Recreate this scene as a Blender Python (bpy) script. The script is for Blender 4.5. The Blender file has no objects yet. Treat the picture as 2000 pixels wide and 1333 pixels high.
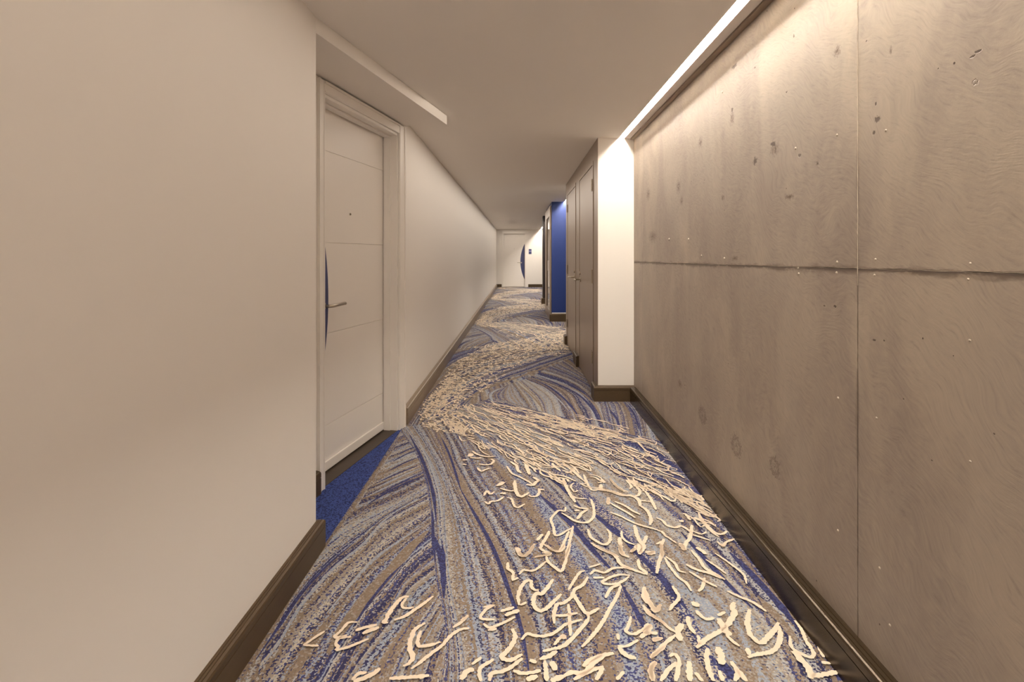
import bpy, bmesh, math, random
from mathutils import Vector, Matrix
# ---------------------------------------------------------------- camera, light, exposure
F = 1030.0            # focal length in pixels of a 2000x1333 frame
H = 1.255             # camera height
CU, CV = 1012.0, 499.0
CEIL = 2.27
sc = bpy.context.scene
cam_d = bpy.data.cameras.new('camera'); cam = bpy.data.objects.new('camera', cam_d)
sc.collection.objects.link(cam); sc.camera = cam
cam.location = (0, 0, H); cam.rotation_euler = (math.radians(90), 0, 0)
cam_d.sensor_width = 36; cam_d.lens = 36 * F / 2000
cam_d.shift_x = (1000 - CU) / 2000; cam_d.shift_y = (CV - 666.5) / 2000
cam_d.clip_start = 0.02; cam_d.clip_end = 100
w = bpy.data.worlds.new('world'); sc.world = w; w.use_nodes = True
w.node_tree.nodes['Background'].inputs[0].default_value = (1.0, .93, .85, 1)
w.node_tree.nodes['Background'].inputs[1].default_value = 0.3
sc.view_settings.view_transform = 'Standard'; sc.view_settings.look = 'None'
sc.view_settings.gamma = 1; sc.view_settings.use_curve_mapping = False
sc.view_settings.exposure = 0.0
LED = 215.0           # radiance of the light strips
LED_COL = (1.0, .90, .79)
def area(name, loc, rot, sx, sy, watts, col):
    d = bpy.data.lights.new(name, 'AREA'); d.shape = 'RECTANGLE'; d.size = sx; d.size_y = sy; d.energy = watts; d.color = col
    o = bpy.data.objects.new(name, d); sc.collection.objects.link(o); o.location = loc; o.rotation_euler = rot; return o
WARM = (1.0, .885, .77)
area('rear_fill', (.05, -3.9, 1.2), (math.radians(90), 0, 0), 1.7, 2.0, 20, WARM)      # added fill lamp behind the viewpoint, lifts the general brightness
area('ceiling_fill', (-.15, .2, CEIL-.004), (0, 0, 0), .9, 7.4, 18, WARM)  # added soft fill under the near ceiling, not a fixture of the corridor
area('ceiling_fill', (-.15, 12.2, CEIL-.004), (0, 0, 0), .9, 16.5, 84, WARM)  # same added fill for the far stretch, stronger to brighten the walls
random.seed(7)
C = sc.collection
rnd = random.random
def ru(a, b): return a + (b - a) * random.random()

# ---------------------------------------------------------------- pixel helpers: where a surface point of the photo lies
def fl(u, v):                       # point on the floor
    k = H / (v - CV)
    return ((u - CU) * k, F * k)
def rw(u, v, X=1.0):                # point on the right wall x = X -> (y, z)
    return (F * X / (u - CU), H - (v - CV) * X / (u - CU))

# ---------------------------------------------------------------- mesh helpers
def tag(o, label=None, cat=None, group=None, kind=None):
    if label: o['label'] = label
    if cat: o['category'] = cat
    if group: o['group'] = group
    if kind: o['kind'] = kind
    return o
def link(name, me, mats, parent=None):
    o = bpy.data.objects.new(name, me)
    if not isinstance(mats, (list, tuple)): mats = [mats]
    if len(me.materials) == 0:
        for m in mats: me.materials.append(m)
    C.objects.link(o)
    if parent: o.parent = parent
    return o
def empty(name, loc=(0, 0, 0), rz=0.0):
    o = bpy.data.objects.new(name, None); o.empty_display_size = .1
    o.location = loc; o.rotation_euler = (0, 0, rz); C.objects.link(o); return o
def build(name, bm, mats, parent=None, smooth=False, bev=0.0, seg=2):
    if bev > 0:
        bmesh.ops.bevel(bm, geom=list(bm.edges), offset=bev, segments=seg, affect='EDGES', profile=.6)
    bmesh.ops.recalc_face_normals(bm, faces=bm.faces)
    me = bpy.data.meshes.new(name); bm.to_mesh(me); bm.free()
    if smooth:
        for p in me.polygons: p.use_smooth = True
    return link(name, me, mats, parent)
def bx(bm, x0, x1, y0, y1, z0, z1):
    vs = [bm.verts.new(p) for p in ((x0,y0,z0),(x1,y0,z0),(x1,y1,z0),(x0,y1,z0),(x0,y0,z1),(x1,y0,z1),(x1,y1,z1),(x0,y1,z1))]
    for f in ((0,3,2,1),(4,5,6,7),(0,1,5,4),(1,2,6,5),(2,3,7,6),(3,0,4,7)): bm.faces.new([vs[i] for i in f])
def box(name, x0, x1, y0, y1, z0, z1, mat, parent=None, bev=0.0):
    bm = bmesh.new(); bx(bm, x0, x1, y0, y1, z0, z1); return build(name, bm, mat, parent, bev=bev)
def prism(bm, pts, z0, z1):
    a = [bm.verts.new((p[0], p[1], z0)) for p in pts]; b = [bm.verts.new((p[0], p[1], z1)) for p in pts]
    bm.faces.new(a[::-1]); bm.faces.new(b)
    n = len(pts)
    for i in range(n): bm.faces.new((a[i], a[(i+1) % n], b[(i+1) % n], b[i]))
def sweep(bm, prof, path):
    """profile (offset to the right of the path, height) swept along a floor path with mitred corners"""
    n = len(path); rings = []
    for i, p in enumerate(path):
        p = Vector(p)
        d0 = (p - Vector(path[i-1])).normalized() if i > 0 else None
        d1 = (Vector(path[i+1]) - p).normalized() if i < n-1 else None
        d0 = d0 or d1; d1 = d1 or d0
        n0 = Vector((d0.y, -d0.x)); n1 = Vector((d1.y, -d1.x))
        m = (n0 + n1).normalized(); k = 1 / max(.2, m.dot(n0))
        rings.append([bm.verts.new((p.x + m.x*k*o, p.y + m.y*k*o, z)) for o, z in prof])
    k = len(prof)
    for a, b in zip(rings, rings[1:]):
        for j in range(k): bm.faces.new((a[j], a[(j+1) % k], b[(j+1) % k], b[j]))
    bm.faces.new(rings[0]); bm.faces.new(rings[-1][::-1])
def tube(bm, pts, r, n=12, caps=True):
    pts = [Vector(p) for p in pts]; rings = []
    for i, p in enumerate(pts):
        d = (pts[min(i+1, len(pts)-1)] - pts[max(i-1, 0)]).normalized()
        up = Vector((0, 0, 1)) if abs(d.z) < .9 else Vector((1, 0, 0))
        a = d.cross(up).normalized(); b = d.cross(a).normalized()
        rings.append([bm.verts.new(p + a*math.cos(t)*r + b*math.sin(t)*r) for t in [2*math.pi*k/n for k in range(n)]])
    for x, y in zip(rings, rings[1:]):
        for j in range(n): bm.faces.new((x[j], x[(j+1) % n], y[(j+1) % n], y[j]))
    if caps: bm.faces.new(rings[0]); bm.faces.new(rings[-1][::-1])

# ---------------------------------------------------------------- material helpers
class G:
    def __init__(s, name):
        s.m = bpy.data.materials.new(name); s.m.use_nodes = True; s.t = s.m.node_tree
        s.b = s.t.nodes['Principled BSDF']
    def n(s, typ, **kw):
        nd = s.t.nodes.new('ShaderNode' + typ)
        for k, v in kw.items(): setattr(nd, k, v)
        return nd
    def put(s, sock, v):
        if isinstance(v, bpy.types.NodeSocket): s.t.links.new(v, sock)
        else:
            if hasattr(sock.default_value, '__len__') and not hasattr(v, '__len__'): v = [v]*len(sock.default_value)
            if hasattr(v, '__len__') and len(v) == 3 and len(sock.default_value) == 4: v = (*v, 1)
            sock.default_value = v
    def math(s, op, a, b=0.0, c=0.0, clamp=False):
        nd = s.n('Math', operation=op, use_clamp=clamp); s.put(nd.inputs[0], a); s.put(nd.inputs[1], b)
        if op in ('SMOOTH_MIN', 'MULTIPLY_ADD', 'COMPARE', 'WRAP'): s.put(nd.inputs[2], c)
        return nd.outputs[0]
    def mix(s, f, a, b, mode='MIX'):
        nd = s.n('Mix', data_type='RGBA', blend_type=mode); s.put(nd.inputs[0], f); s.put(nd.inputs[6], a); s.put(nd.inputs[7], b)
        return nd.outputs[2]
    def ramp(s, f, stops, interp='LINEAR'):
        nd = s.n('ValToRGB'); cr = nd.color_ramp; cr.interpolation = interp
        while len(cr.elements) < len(stops): cr.elements.new(.5)
        for e, (p, c) in zip(cr.elements, stops):
            e.position = p; e.color = (*c, 1) if len(c) == 3 else c
        s.put(nd.inputs[0], f); return nd.outputs[0]
    def noise(s, vec, scale, detail=2.0, rough=.5, dist=0.0):
        nd = s.n('TexNoise'); s.put(nd.inputs['Vector'], vec); nd.inputs['Scale'].default_value = scale
        nd.inputs['Detail'].default_value = detail; nd.inputs['Roughness'].default_value = rough; nd.inputs['Distortion'].default_value = dist
        return nd.outputs[0]
    def pos(s): return s.n('TexCoord').outputs['Object']
    def mapping(s, v, scale=(1,1,1), rot=(0,0,0), loc=(0,0,0)):
        nd = s.n('Mapping'); s.put(nd.inputs[0], v); nd.inputs['Scale'].default_value = scale
        nd.inputs['Rotation'].default_value = rot; nd.inputs['Location'].default_value = loc; return nd.outputs[0]
    def bump(s, h, strength=.3, dist=.01):
        nd = s.n('Bump'); nd.inputs['Strength'].default_value = strength; nd.inputs['Distance'].default_value = dist
        s.put(nd.inputs['Height'], h); s.t.links.new(nd.outputs[0], s.b.inputs['Normal'])
    def set(s, **kw):
        for k, v in kw.items(): s.put(s.b.inputs[k.replace('_', ' ')], v)
        return s.m
def lin(r, g, b):
    f = lambda c: ((c/255+.055)/1.055)**2.4 if c > 10 else c/255/12.92
    return (f(r), f(g), f(b))

def m_paint(name, col, rough=.55, tex=.05):
    g = G(name); p = g.pos()
    v = g.noise(p, 3.0, 3)
    c = g.mix(g.math('MULTIPLY', v, .06), col, tuple(x*.85 for x in col))
    g.bump(g.noise(p, 420, 2), tex, .001)
    return g.set(Base_Color=c, Roughness=rough)
M = {}
M['wall'] = m_paint('warm_white_wall_paint', lin(240, 234, 226), .6)
M['ceil'] = m_paint('ceiling_paint', lin(238, 232, 224), .8)
M['trimwhite'] = m_paint('satin_white_door_paint', lin(240, 234, 226), .38, .02)
M['blue'] = m_paint('deep_blue_wall_paint', lin(24, 50, 114), .45)
M['navy'] = m_paint('dark_brown_wall_paint', lin(40, 30, 28), .5)
M['arc'] = m_paint('blue_lacquer', lin(62, 68, 108), .3, .0)
M['gap'] = G('black_gap').set(Base_Color=(.01, .008, .006), Roughness=.9)
M['steel'] = G('brushed_steel').set(Base_Color=lin(190, 180, 165), Metallic=1.0, Roughness=.3)
M['darksteel'] = G('aged_bronze_metal').set(Base_Color=lin(120, 105, 90), Metallic=.9, Roughness=.38)
def m_taupe():
    g = G('taupe_enamel_metal'); p = g.pos()
    c = g.mix(g.noise(p, 2.5, 3), lin(150, 133, 116), lin(142, 125, 108))
    g.bump(g.noise(g.mapping(p, (1, 1, .15)), 160, 2), .04, .001)
    return g.set(Base_Color=c, Roughness=.33, Metallic=.25)
M['taupe'] = m_taupe()
def m_base(name, col, rough, metal):
    g = G(name); p = g.pos()
    n = g.noise(g.mapping(p, (30, 1.2, 30)), 3, 2, .5)
    c = g.mix(n, col, tuple(x*.72 for x in col))
    g.bump(g.noise(g.mapping(p, (1, 1, 1)), 7, 1), .05, .003)
    return g.set(Base_Color=c, Roughness=rough, Metallic=metal)
M['base'] = m_base('dark_bronze_baseboard', lin(88, 70, 46), .42, .2)
M['basedark'] = m_base('glossy_dark_bronze_baseboard', lin(74, 60, 42), .27, .5)
M['basefar'] = m_base('brown_baseboard', lin(150, 133, 112), .3, .35)
M['ledge'] = m_base('bronze_ledge', lin(150, 124, 88), .35, .3)
M['threshold'] = m_base('dark_threshold_metal', lin(74, 62, 50), .45, .3)
g = G('dark_glass'); M['glass'] = g.set(Base_Color=lin(46, 36, 30), Roughness=.08, Metallic=.0)
def m_led():
    g = G('led_strip_light'); e = g.n('Emission'); g.put(e.inputs[0], LED_COL); e.inputs[1].default_value = LED
    g.t.links.new(e.outputs[0], g.t.nodes['Material Output'].inputs[0]); return g.m
M['led'] = m_led()
def m_lamp():
    g = G('lamp_diffuser'); e = g.n('Emission'); g.put(e.inputs[0], (1.0, .80, .58)); e.inputs[1].default_value = 1.0
    g.t.links.new(e.outputs[0], g.t.nodes['Material Output'].inputs[0]); return g.m, e
M['lamp'], lamp_e = m_lamp()

# ---- concrete
PITS = [  # (u, v, half width px, half height px, kind)  0 dark hole, 1 ring-shaped dent, 2 soft stain
 (1434,130,5,5,0),(1430,232,4,17,2),(1430,215,2,5,0),(1368,278,4,13,2),(1510,282,5,6,0),(1513,292,9,14,2),(1475,315,4,9,0),
 (1562,304,3,4,0),(1597,320,3,5,0),(1905,160,6,7,1),(1911,100,8,3,0),(1900,110,6,3,0),(1711,203,2,4,0),(1714,233,6,8,0),
 (1707,259,3,5,0),(1693,80,2,2,0),(1833,134,2,2,0),(1372,812,7,17,1),(1438,872,9,22,1),(1513,912,9,20,1),(1631,599,3,3,0),
 (1707,665,3,3,0),(1727,666,2,2,0),(1275,462,8,12,2),(1266,380,4,14,2),(1325,365,4,14,2),(1331,392,3,10,2),(1328,750,4,10,2),
 (1536,180,2,2,0),(1475,132,1.5,2,0),(1551,70,1.5,4,0),(1435,505,7,6,2),(1740,100,3,10,2),(1635,100,7,14,2),(1610,598,2,2,0),(1412,386,4,6,2),
 (1942,848,2,2,0),(1765,780,2,2,0),(1820,900,1.5,1.5,0),(1542,385,9,8,2)]
def m_concrete():
    g = G('cast_concrete'); p = g.pos()      # object coords = world: y along the wall, z up
    sep = g.n('SeparateXYZ'); g.put(sep.inputs[0], p); y, z = sep.outputs[1], sep.outputs[2]
    big = g.noise(p, .9, 4, .55, .4)
    mid = g.noise(g.mapping(p, (1, 1, .45), (0, 0, 0)), 3.2, 5, .6, .5)
    warp = g.noise(p, 2.2, 3)
    comb = g.n('CombineXYZ'); g.put(comb.inputs[0], g.math('MULTIPLY_ADD', y, 5.0, g.math('MULTIPLY', warp, 3.0)))
    # fine sanding strokes sweeping diagonally
    sy = g.math('ADD', g.math('MULTIPLY', y, 16.0), g.math('MULTIPLY', z, 24.0))
    sz = g.math('SUBTRACT', g.math('MULTIPLY', z, 130.0), g.math('MULTIPLY', y, 75.0))
    c2 = g.n('CombineXYZ'); g.put(c2.inputs[0], g.math('ADD', sy, g.math('MULTIPLY', warp, 10.0)))
    g.put(c2.inputs[1], g.math('ADD', sz, g.math('MULTIPLY', warp, 60.0)))
    strokes = g.noise(c2.outputs[0], .8, 4, .65)
    col = g.ramp(big, [(.30, lin(150, 139, 129)), (.5, lin(166, 154, 140)), (.70, lin(180, 166, 147))])
    col = g.mix(g.ramp(mid, [(.35, (1,1,1)), (.62, (0,0,0))]), col, lin(146, 133, 123))
    col = g.mix(g.math('MULTIPLY', g.ramp(strokes, [(.35, (0,0,0)), (.7, (1,1,1))]), .22), col, lin(214, 196, 172))
    col = g.mix(g.math('MULTIPLY', g.ramp(strokes, [(.25, (1,1,1)), (.42, (0,0,0))]), .25), col, lin(110, 97, 84))
    # tiny blow holes
    vo = g.n('TexVoronoi', feature='F1'); g.put(vo.inputs['Vector'], p); vo.inputs['Scale'].default_value = 11
    hc = g.n('SeparateColor'); g.put(hc.inputs[0], vo.outputs['Color'])
    th = g.math('MULTIPLY', g.math('GREATER_THAN', hc.outputs[0], .72), .034)
    hole = g.math('LESS_THAN', vo.outputs['Distance'], th)
    # edge grime beside the joints
    gn = g.noise(g.mapping(p, (1, 2.2, 6)), 3.0, 4, .7)
    jz = g.math('ABSOLUTE', g.math('SUBTRACT', g.math('ADD', z, g.math('MULTIPLY', y, .0062)), 1.222))
    gr = g.math('MULTIPLY', g.math('SUBTRACT', 1.0, g.math('DIVIDE', jz, g.math('MULTIPLY_ADD', g.math('SUBTRACT', gn, .38, clamp=True), .10, .0004)), clamp=True), .75)
    jy = g.math('ABSOLUTE', g.math('SUBTRACT', y, 1.553))
    gn2 = g.noise(g.mapping(p, (1, 6, 1.6), (0,0,0), (3, 0, 5)), 2.0, 4, .7)
    gr2 = g.math('MULTIPLY', g.math('SUBTRACT', 1.0, g.math('DIVIDE', jy, g.math('MULTIPLY_ADD', g.math('SUBTRACT', gn2, .45, clamp=True), .07, .0004)), clamp=True), .6)
    col = g.mix(g.math('MAXIMUM', gr, gr2), col, lin(96, 82, 74))
    ridge = None; dark = None; soft = None
    wn = g.math('MULTIPLY', g.math('SUBTRACT', g.noise(p, 90, 3, .7), .46), 2.4)
    for (u, v, a, b, k) in PITS:
        cy, cz = rw(u, v); d = F/(u-CU); ry = a*d/(u-CU)*1.15; rz = b*d/F
        dy = g.math('MULTIPLY', g.math('SUBTRACT', y, cy), 1/ry); dz = g.math('MULTIPLY', g.math('SUBTRACT', z, cz), 1/rz)
        r = g.math('ADD', g.math('SQRT', g.math('ADD', g.math('MULTIPLY', dy, dy), g.math('MULTIPLY', dz, dz))), wn)
        if k == 0: dark = r if dark is None else g.math('MINIMUM', dark, r)
        elif k == 1: ridge = r if ridge is None else g.math('MINIMUM', ridge, r)
        else: soft = r if soft is None else g.math('MINIMUM', soft, r)
    df = g.ramp(dark, [(.7, (1,1,1)), (1.0, (0,0,0))])
    rg = g.math('SUBTRACT', 1.0, g.math('MULTIPLY', g.math('ABSOLUTE', g.math('SUBTRACT', ridge, .8)), 3.0), clamp=True)
    rc = g.math('SUBTRACT', 1.0, g.math('MULTIPLY', ridge, 2.2), clamp=True)
    sf = g.math('MULTIPLY', g.math('SUBTRACT', 1.1, soft, clamp=True), g.math('MULTIPLY', g.ramp(g.noise(p, 75, 3, .75), [(.40, (0,0,0)), (.52, (1,1,1))]), 1.6, clamp=True))
    col = g.mix(g.math('MULTIPLY', rg, .75), col, lin(98, 82, 72))
    col = g.mix(g.math('MULTIPLY', rc, .7), col, lin(92, 78, 70))
    col = g.mix(sf, col, lin(104, 88, 74))
    col = g.mix(g.math('MULTIPLY', df, .8), col, lin(66, 48, 38))
    col = g.mix(hole, col, lin(80, 66, 56))
    # plan-like ghost rectangle and pale scrape
    h = g.math('ADD', g.math('MULTIPLY', strokes, .35), g.math('MULTIPLY', g.noise(p, 45, 3), .15))
    h = g.math('SUBTRACT', h, g.math('MULTIPLY', g.math('MAXIMUM', df, g.math('MAXIMUM', hole, rg)), .8))
    g.bump(h, .35, .004)
    return g.set(Base_Color=col, Roughness=.52)
M['concrete'] = m_concrete()
g = G('pale_mortar_line'); M['mortar'] = g.set(Base_Color=g.mix(g.noise(g.pos(), 9, 4, .7), lin(110, 94, 84), lin(236, 222, 200)), Roughness=.8)

# ---- carpet
TAU, BRN, NVY, DNV, LBL, GRY, BEI = (lin(160,149,137), lin(142,125,108), lin(72,76,122), lin(58,58,92), lin(158,166,180), lin(180,178,176), lin(190,180,164))
def tuft(g):
    p = g.pos()
    vo = g.n('TexVoronoi', feature='F1'); g.put(vo.inputs['Vector'], p); vo.inputs['Scale'].default_value = 175; vo.inputs['Randomness'].default_value = .8
    sp = g.n('SeparateColor'); g.put(sp.inputs[0], vo.outputs['Color'])
    return vo.outputs['Distance'], sp.outputs[0], sp.outputs[1], sp.outputs[2]
def shade_pile(g, d, col, r3):
    col = g.mix(g.math('MULTIPLY', r3, .30), col, (.02, .02, .03))
    g.bump(d, .5, .003)
    g.b.inputs['Specular IOR Level'].default_value = .1
    return g.set(Base_Color=col, Roughness=1.0)
def m_stripes():
    g = G('flowing_striped_carpet'); d, r1, r2, r3 = tuft(g)
    uv = g.n('UVMap', uv_map='flow').outputs[0]; sp = g.n('SeparateXYZ'); g.put(sp.inputs[0], uv)
    U, V = sp.outputs[0], sp.outputs[1]
    cb = g.n('CombineXYZ'); g.put(cb.inputs[0], g.math('MULTIPLY', U, 1.2)); g.put(cb.inputs[1], g.math('MULTIPLY', V, 1.6))
    wob = g.math('SUBTRACT', g.noise(cb.outputs[0], 1.0, 3, .5), .5)
    cb2 = g.n('CombineXYZ'); g.put(cb2.inputs[0], g.math('MULTIPLY', U, 9.0)); g.put(cb2.inputs[1], g.math('MULTIPLY', V, 9.0))
    jit = g.math('MULTIPLY', g.math('SUBTRACT', g.noise(cb2.outputs[0], 1.0, 2), .5), .5)
    pj = g.math('MULTIPLY', g.math('SUBTRACT', r2, .5), .7)
    s1 = g.math('ADD', g.math('ADD', g.math('MULTIPLY', U, 4.2), g.math('MULTIPLY', wob, 2.4)), g.math('ADD', jit, pj))
    s2 = g.math('ADD', g.math('ADD', g.math('MULTIPLY', U, 11.0), g.math('MULTIPLY', wob, 4.0)), g.math('ADD', jit, pj))
    def wn(s):
        n = g.n('TexWhiteNoise', noise_dimensions='1D'); g.put(n.inputs['W'], g.math('FLOOR', s)); return n.outputs['Value']
    c1 = g.ramp(wn(s1), [(0, BRN), (.26, TAU), (.44, NVY), (.54, BEI), (.62, LBL), (.74, BRN), (.92, DNV)], 'CONSTANT')
    c2 = g.ramp(wn(g.math('ADD', s2, 71.3)), [(0, BRN), (.18, GRY), (.36, DNV), (.56, LBL), (.70, TAU), (.84, NVY)], 'CONSTANT')
    k = wn(g.math('ADD', s1, 31.7))
    f = g.math('LESS_THAN', r1, g.math('MULTIPLY_ADD', k, .45, .33))
    col = g.mix(f, c1, c2)
    col = g.mix(g.math('MULTIPLY', g.math('GREATER_THAN', r2, .86), .8), col, g.ramp(r3, [(0, DNV), (.4, GRY), (.75, LBL)], 'CONSTANT'))
    return shade_pile(g, d, col, r3)
def m_solid(name, a, b, frac=.3):
    g = G(name); d, r1, r2, r3 = tuft(g)
    return shade_pile(g, d, g.mix(g.math('LESS_THAN', r1, frac), a, b), r3)
M['carpet'] = m_stripes()
M['c_navy'] = m_solid('navy_pile', NVY, DNV, .5)
M['c_light'] = m_solid('light_blue_pile', LBL, GRY, .35)
M['c_brown'] = m_solid('brown_pile', BRN, TAU, .25)
M['c_blue'] = m_solid('plain_blue_pile', lin(66, 82, 142), lin(42, 50, 92), .35)
g = G('cream_pile'); d_, r1_, r2_, r3_ = tuft(g)
M['cream'] = g.set(Base_Color=g.mix(g.math('MULTIPLY', r3_, .12), lin(234, 217, 194), lin(192, 170, 142)), Roughness=1.0)

# ================================================================= FLOOR
def face_up(me):
    b = bmesh.new(); b.from_mesh(me); b.normal_update()
    bmesh.ops.reverse_faces(b, faces=[f for f in b.faces if f.normal.z < 0]); b.to_mesh(me); b.free(); me.update()
def resample(pts, n):
    P = [Vector(p) for p in pts]
    if len(P) == 2: return [P[0].lerp(P[1], i/(n-1)) for i in range(n)]
    E = [P[0]*2 - P[1]] + P + [P[-1]*2 - P[-2]]; dense = []
    for i in range(1, len(E)-2):
        a, b, c, d = E[i-1:i+3]
        for k in range(10):
            t = k/10
            dense.append(.5*((2*b) + (c-a)*t + (2*a-5*b+4*c-d)*t*t + (3*b-a-3*c+d)*t**3))
    dense.append(P[-1]); L = [0]
    for a, b in zip(dense, dense[1:]): L.append(L[-1] + (b-a).length)
    out = []; j = 0
    for i in range(n):
        s = L[-1]*i/(n-1)
        while j < len(L)-2 and L[j+1] < s: j += 1
        t = (s-L[j])/max(1e-9, L[j+1]-L[j]); out.append(dense[j].lerp(dense[j+1], min(1, max(0, t))))
    return out
A = [[(781,842),(800,838)], [(776,864),(805,853)], [(752,906),(815,880)], [(725,945),(822,908)], [(701,985),(779,955),(830,930)],
 [(650,1050),(700,1018),(772,985),(836,950)], [(560,1190),(612,1125),(660,1078),(715,1035),(760,1003),(836,962)],
 [(505,1310),(548,1254),(576,1201),(612,1154),(658,1105),(708,1065),(754,1020),(840,975)], [(540,1343),(590,1270),(637,1205),(687,1140),(729,1094),(779,1058),(843,1010)],
 [(600,1343),(644,1270),(697,1195),(729,1154),(765,1115),(800,1072),(848,1035)], [(640,1343),(701,1240),(722,1204),(761,1161),(793,1119),(850,1070)],
 [(672,1343),(708,1286),(776,1200),(800,1151),(852,1110)], [(744,1343),(779,1261),(815,1208),(858,1150)], [(797,1343),(818,1279),(843,1232),(866,1190)],
 [(840,1343),(855,1290),(872,1235)], [(866,1343),(872,1300),(876,1262)]]
SPINE = [[(781,840),(812,887),(830,937),(839,989),(843,1036),(846,1082),(853,1140),(865,1198),(871,1256),(866,1343)],
 [(787,836),(822,885),(843,937),(853,989),(855,1036),(860,1082),(868,1140),(880,1198),(888,1256),(890,1343)],
 [(793,833),(833,885),(856,931),(868,978),(870,1024),(874,1082),(880,1140),(891,1198),(904,1256),(912,1343)]]
B = [[(793,833),(831,885),(854,931),(866,978),(866,1024),(869,1082),(875,1140),(886,1198),(901,1256),(909,1343)],
 [(815,831),(860,908),(889,978),(912,1036),(927,1093),(941,1157),(959,1227),(970,1343)],
 [(837,821),(860,850),(889,920),(924,989),(959,1053),(988,1117),(1011,1180),(1031,1250),(1043,1343)],
 [(862,812),(889,833),(935,908),(982,972),(1040,1064),(1086,1146),(1115,1215),(1138,1285),(1150,1343)],
 [(885,804),(941,838),(1011,902),(1075,966),(1127,1024),(1179,1093),(1231,1163),(1272,1238),(1301,1343)],
 [(905,797),(1011,850),(1098,914),(1173,983),(1243,1053),(1301,1122),(1353,1192),(1400,1273),(1440,1343)],
 [(925,790),(1040,838),(1150,892),(1260,960),(1350,1040),(1420,1115),(1500,1215),(1570,1343)],
 [(943,784),(1060,825),(1180,868),(1300,925),(1390,990),(1460,1060),(1560,1180),(1680,1343)],
 [(960,777),(1020,793),(1080,811),(1155,831),(1217,848),(1290,868),(1345,915),(1450,1040),(1640,1250),(1720,1343)]]
Cc = [[(775,835),(800,795),(830,745),(862,700),(900,682),(960,672),(1100,655)],
 [(790,835),(815,795),(850,745),(900,708),(960,690),(1030,680),(1120,666)],
 [(815,835),(840,797),(880,757),(935,724),(1000,705),(1060,690),(1125,674)],
 [(850,850),(875,806),(915,765),(965,738),(1020,718),(1080,698),(1130,680)],
 [(895,850),(905,797),(940,764),(985,742),(1040,724),(1100,703),(1140,688)]]
D = [[(985,755),(955,768),(958,785),(985,797)], [(992,753),(975,768),(980,782),(1005,800)], [(1002,748),(1015,765),(1030,785),(1045,808)],
 [(1020,743),(1042,760),(1062,780),(1075,816)], [(1030,739),(1067,752),(1100,775),(1125,826)], [(1042,734),(1092,750),(1135,775),(1167,838)],
 [(1065,722),(1120,742),(1165,775),(1190,846)], [(1090,710),(1150,745),(1195,783),(1217,855)], [(1110,702),(1180,760),(1225,795),(1245,864)],
 [(1125,697),(1215,770),(1255,805),(1275,874)], [(1145,690),(1250,785),(1285,825),(1300,884)]]
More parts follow.
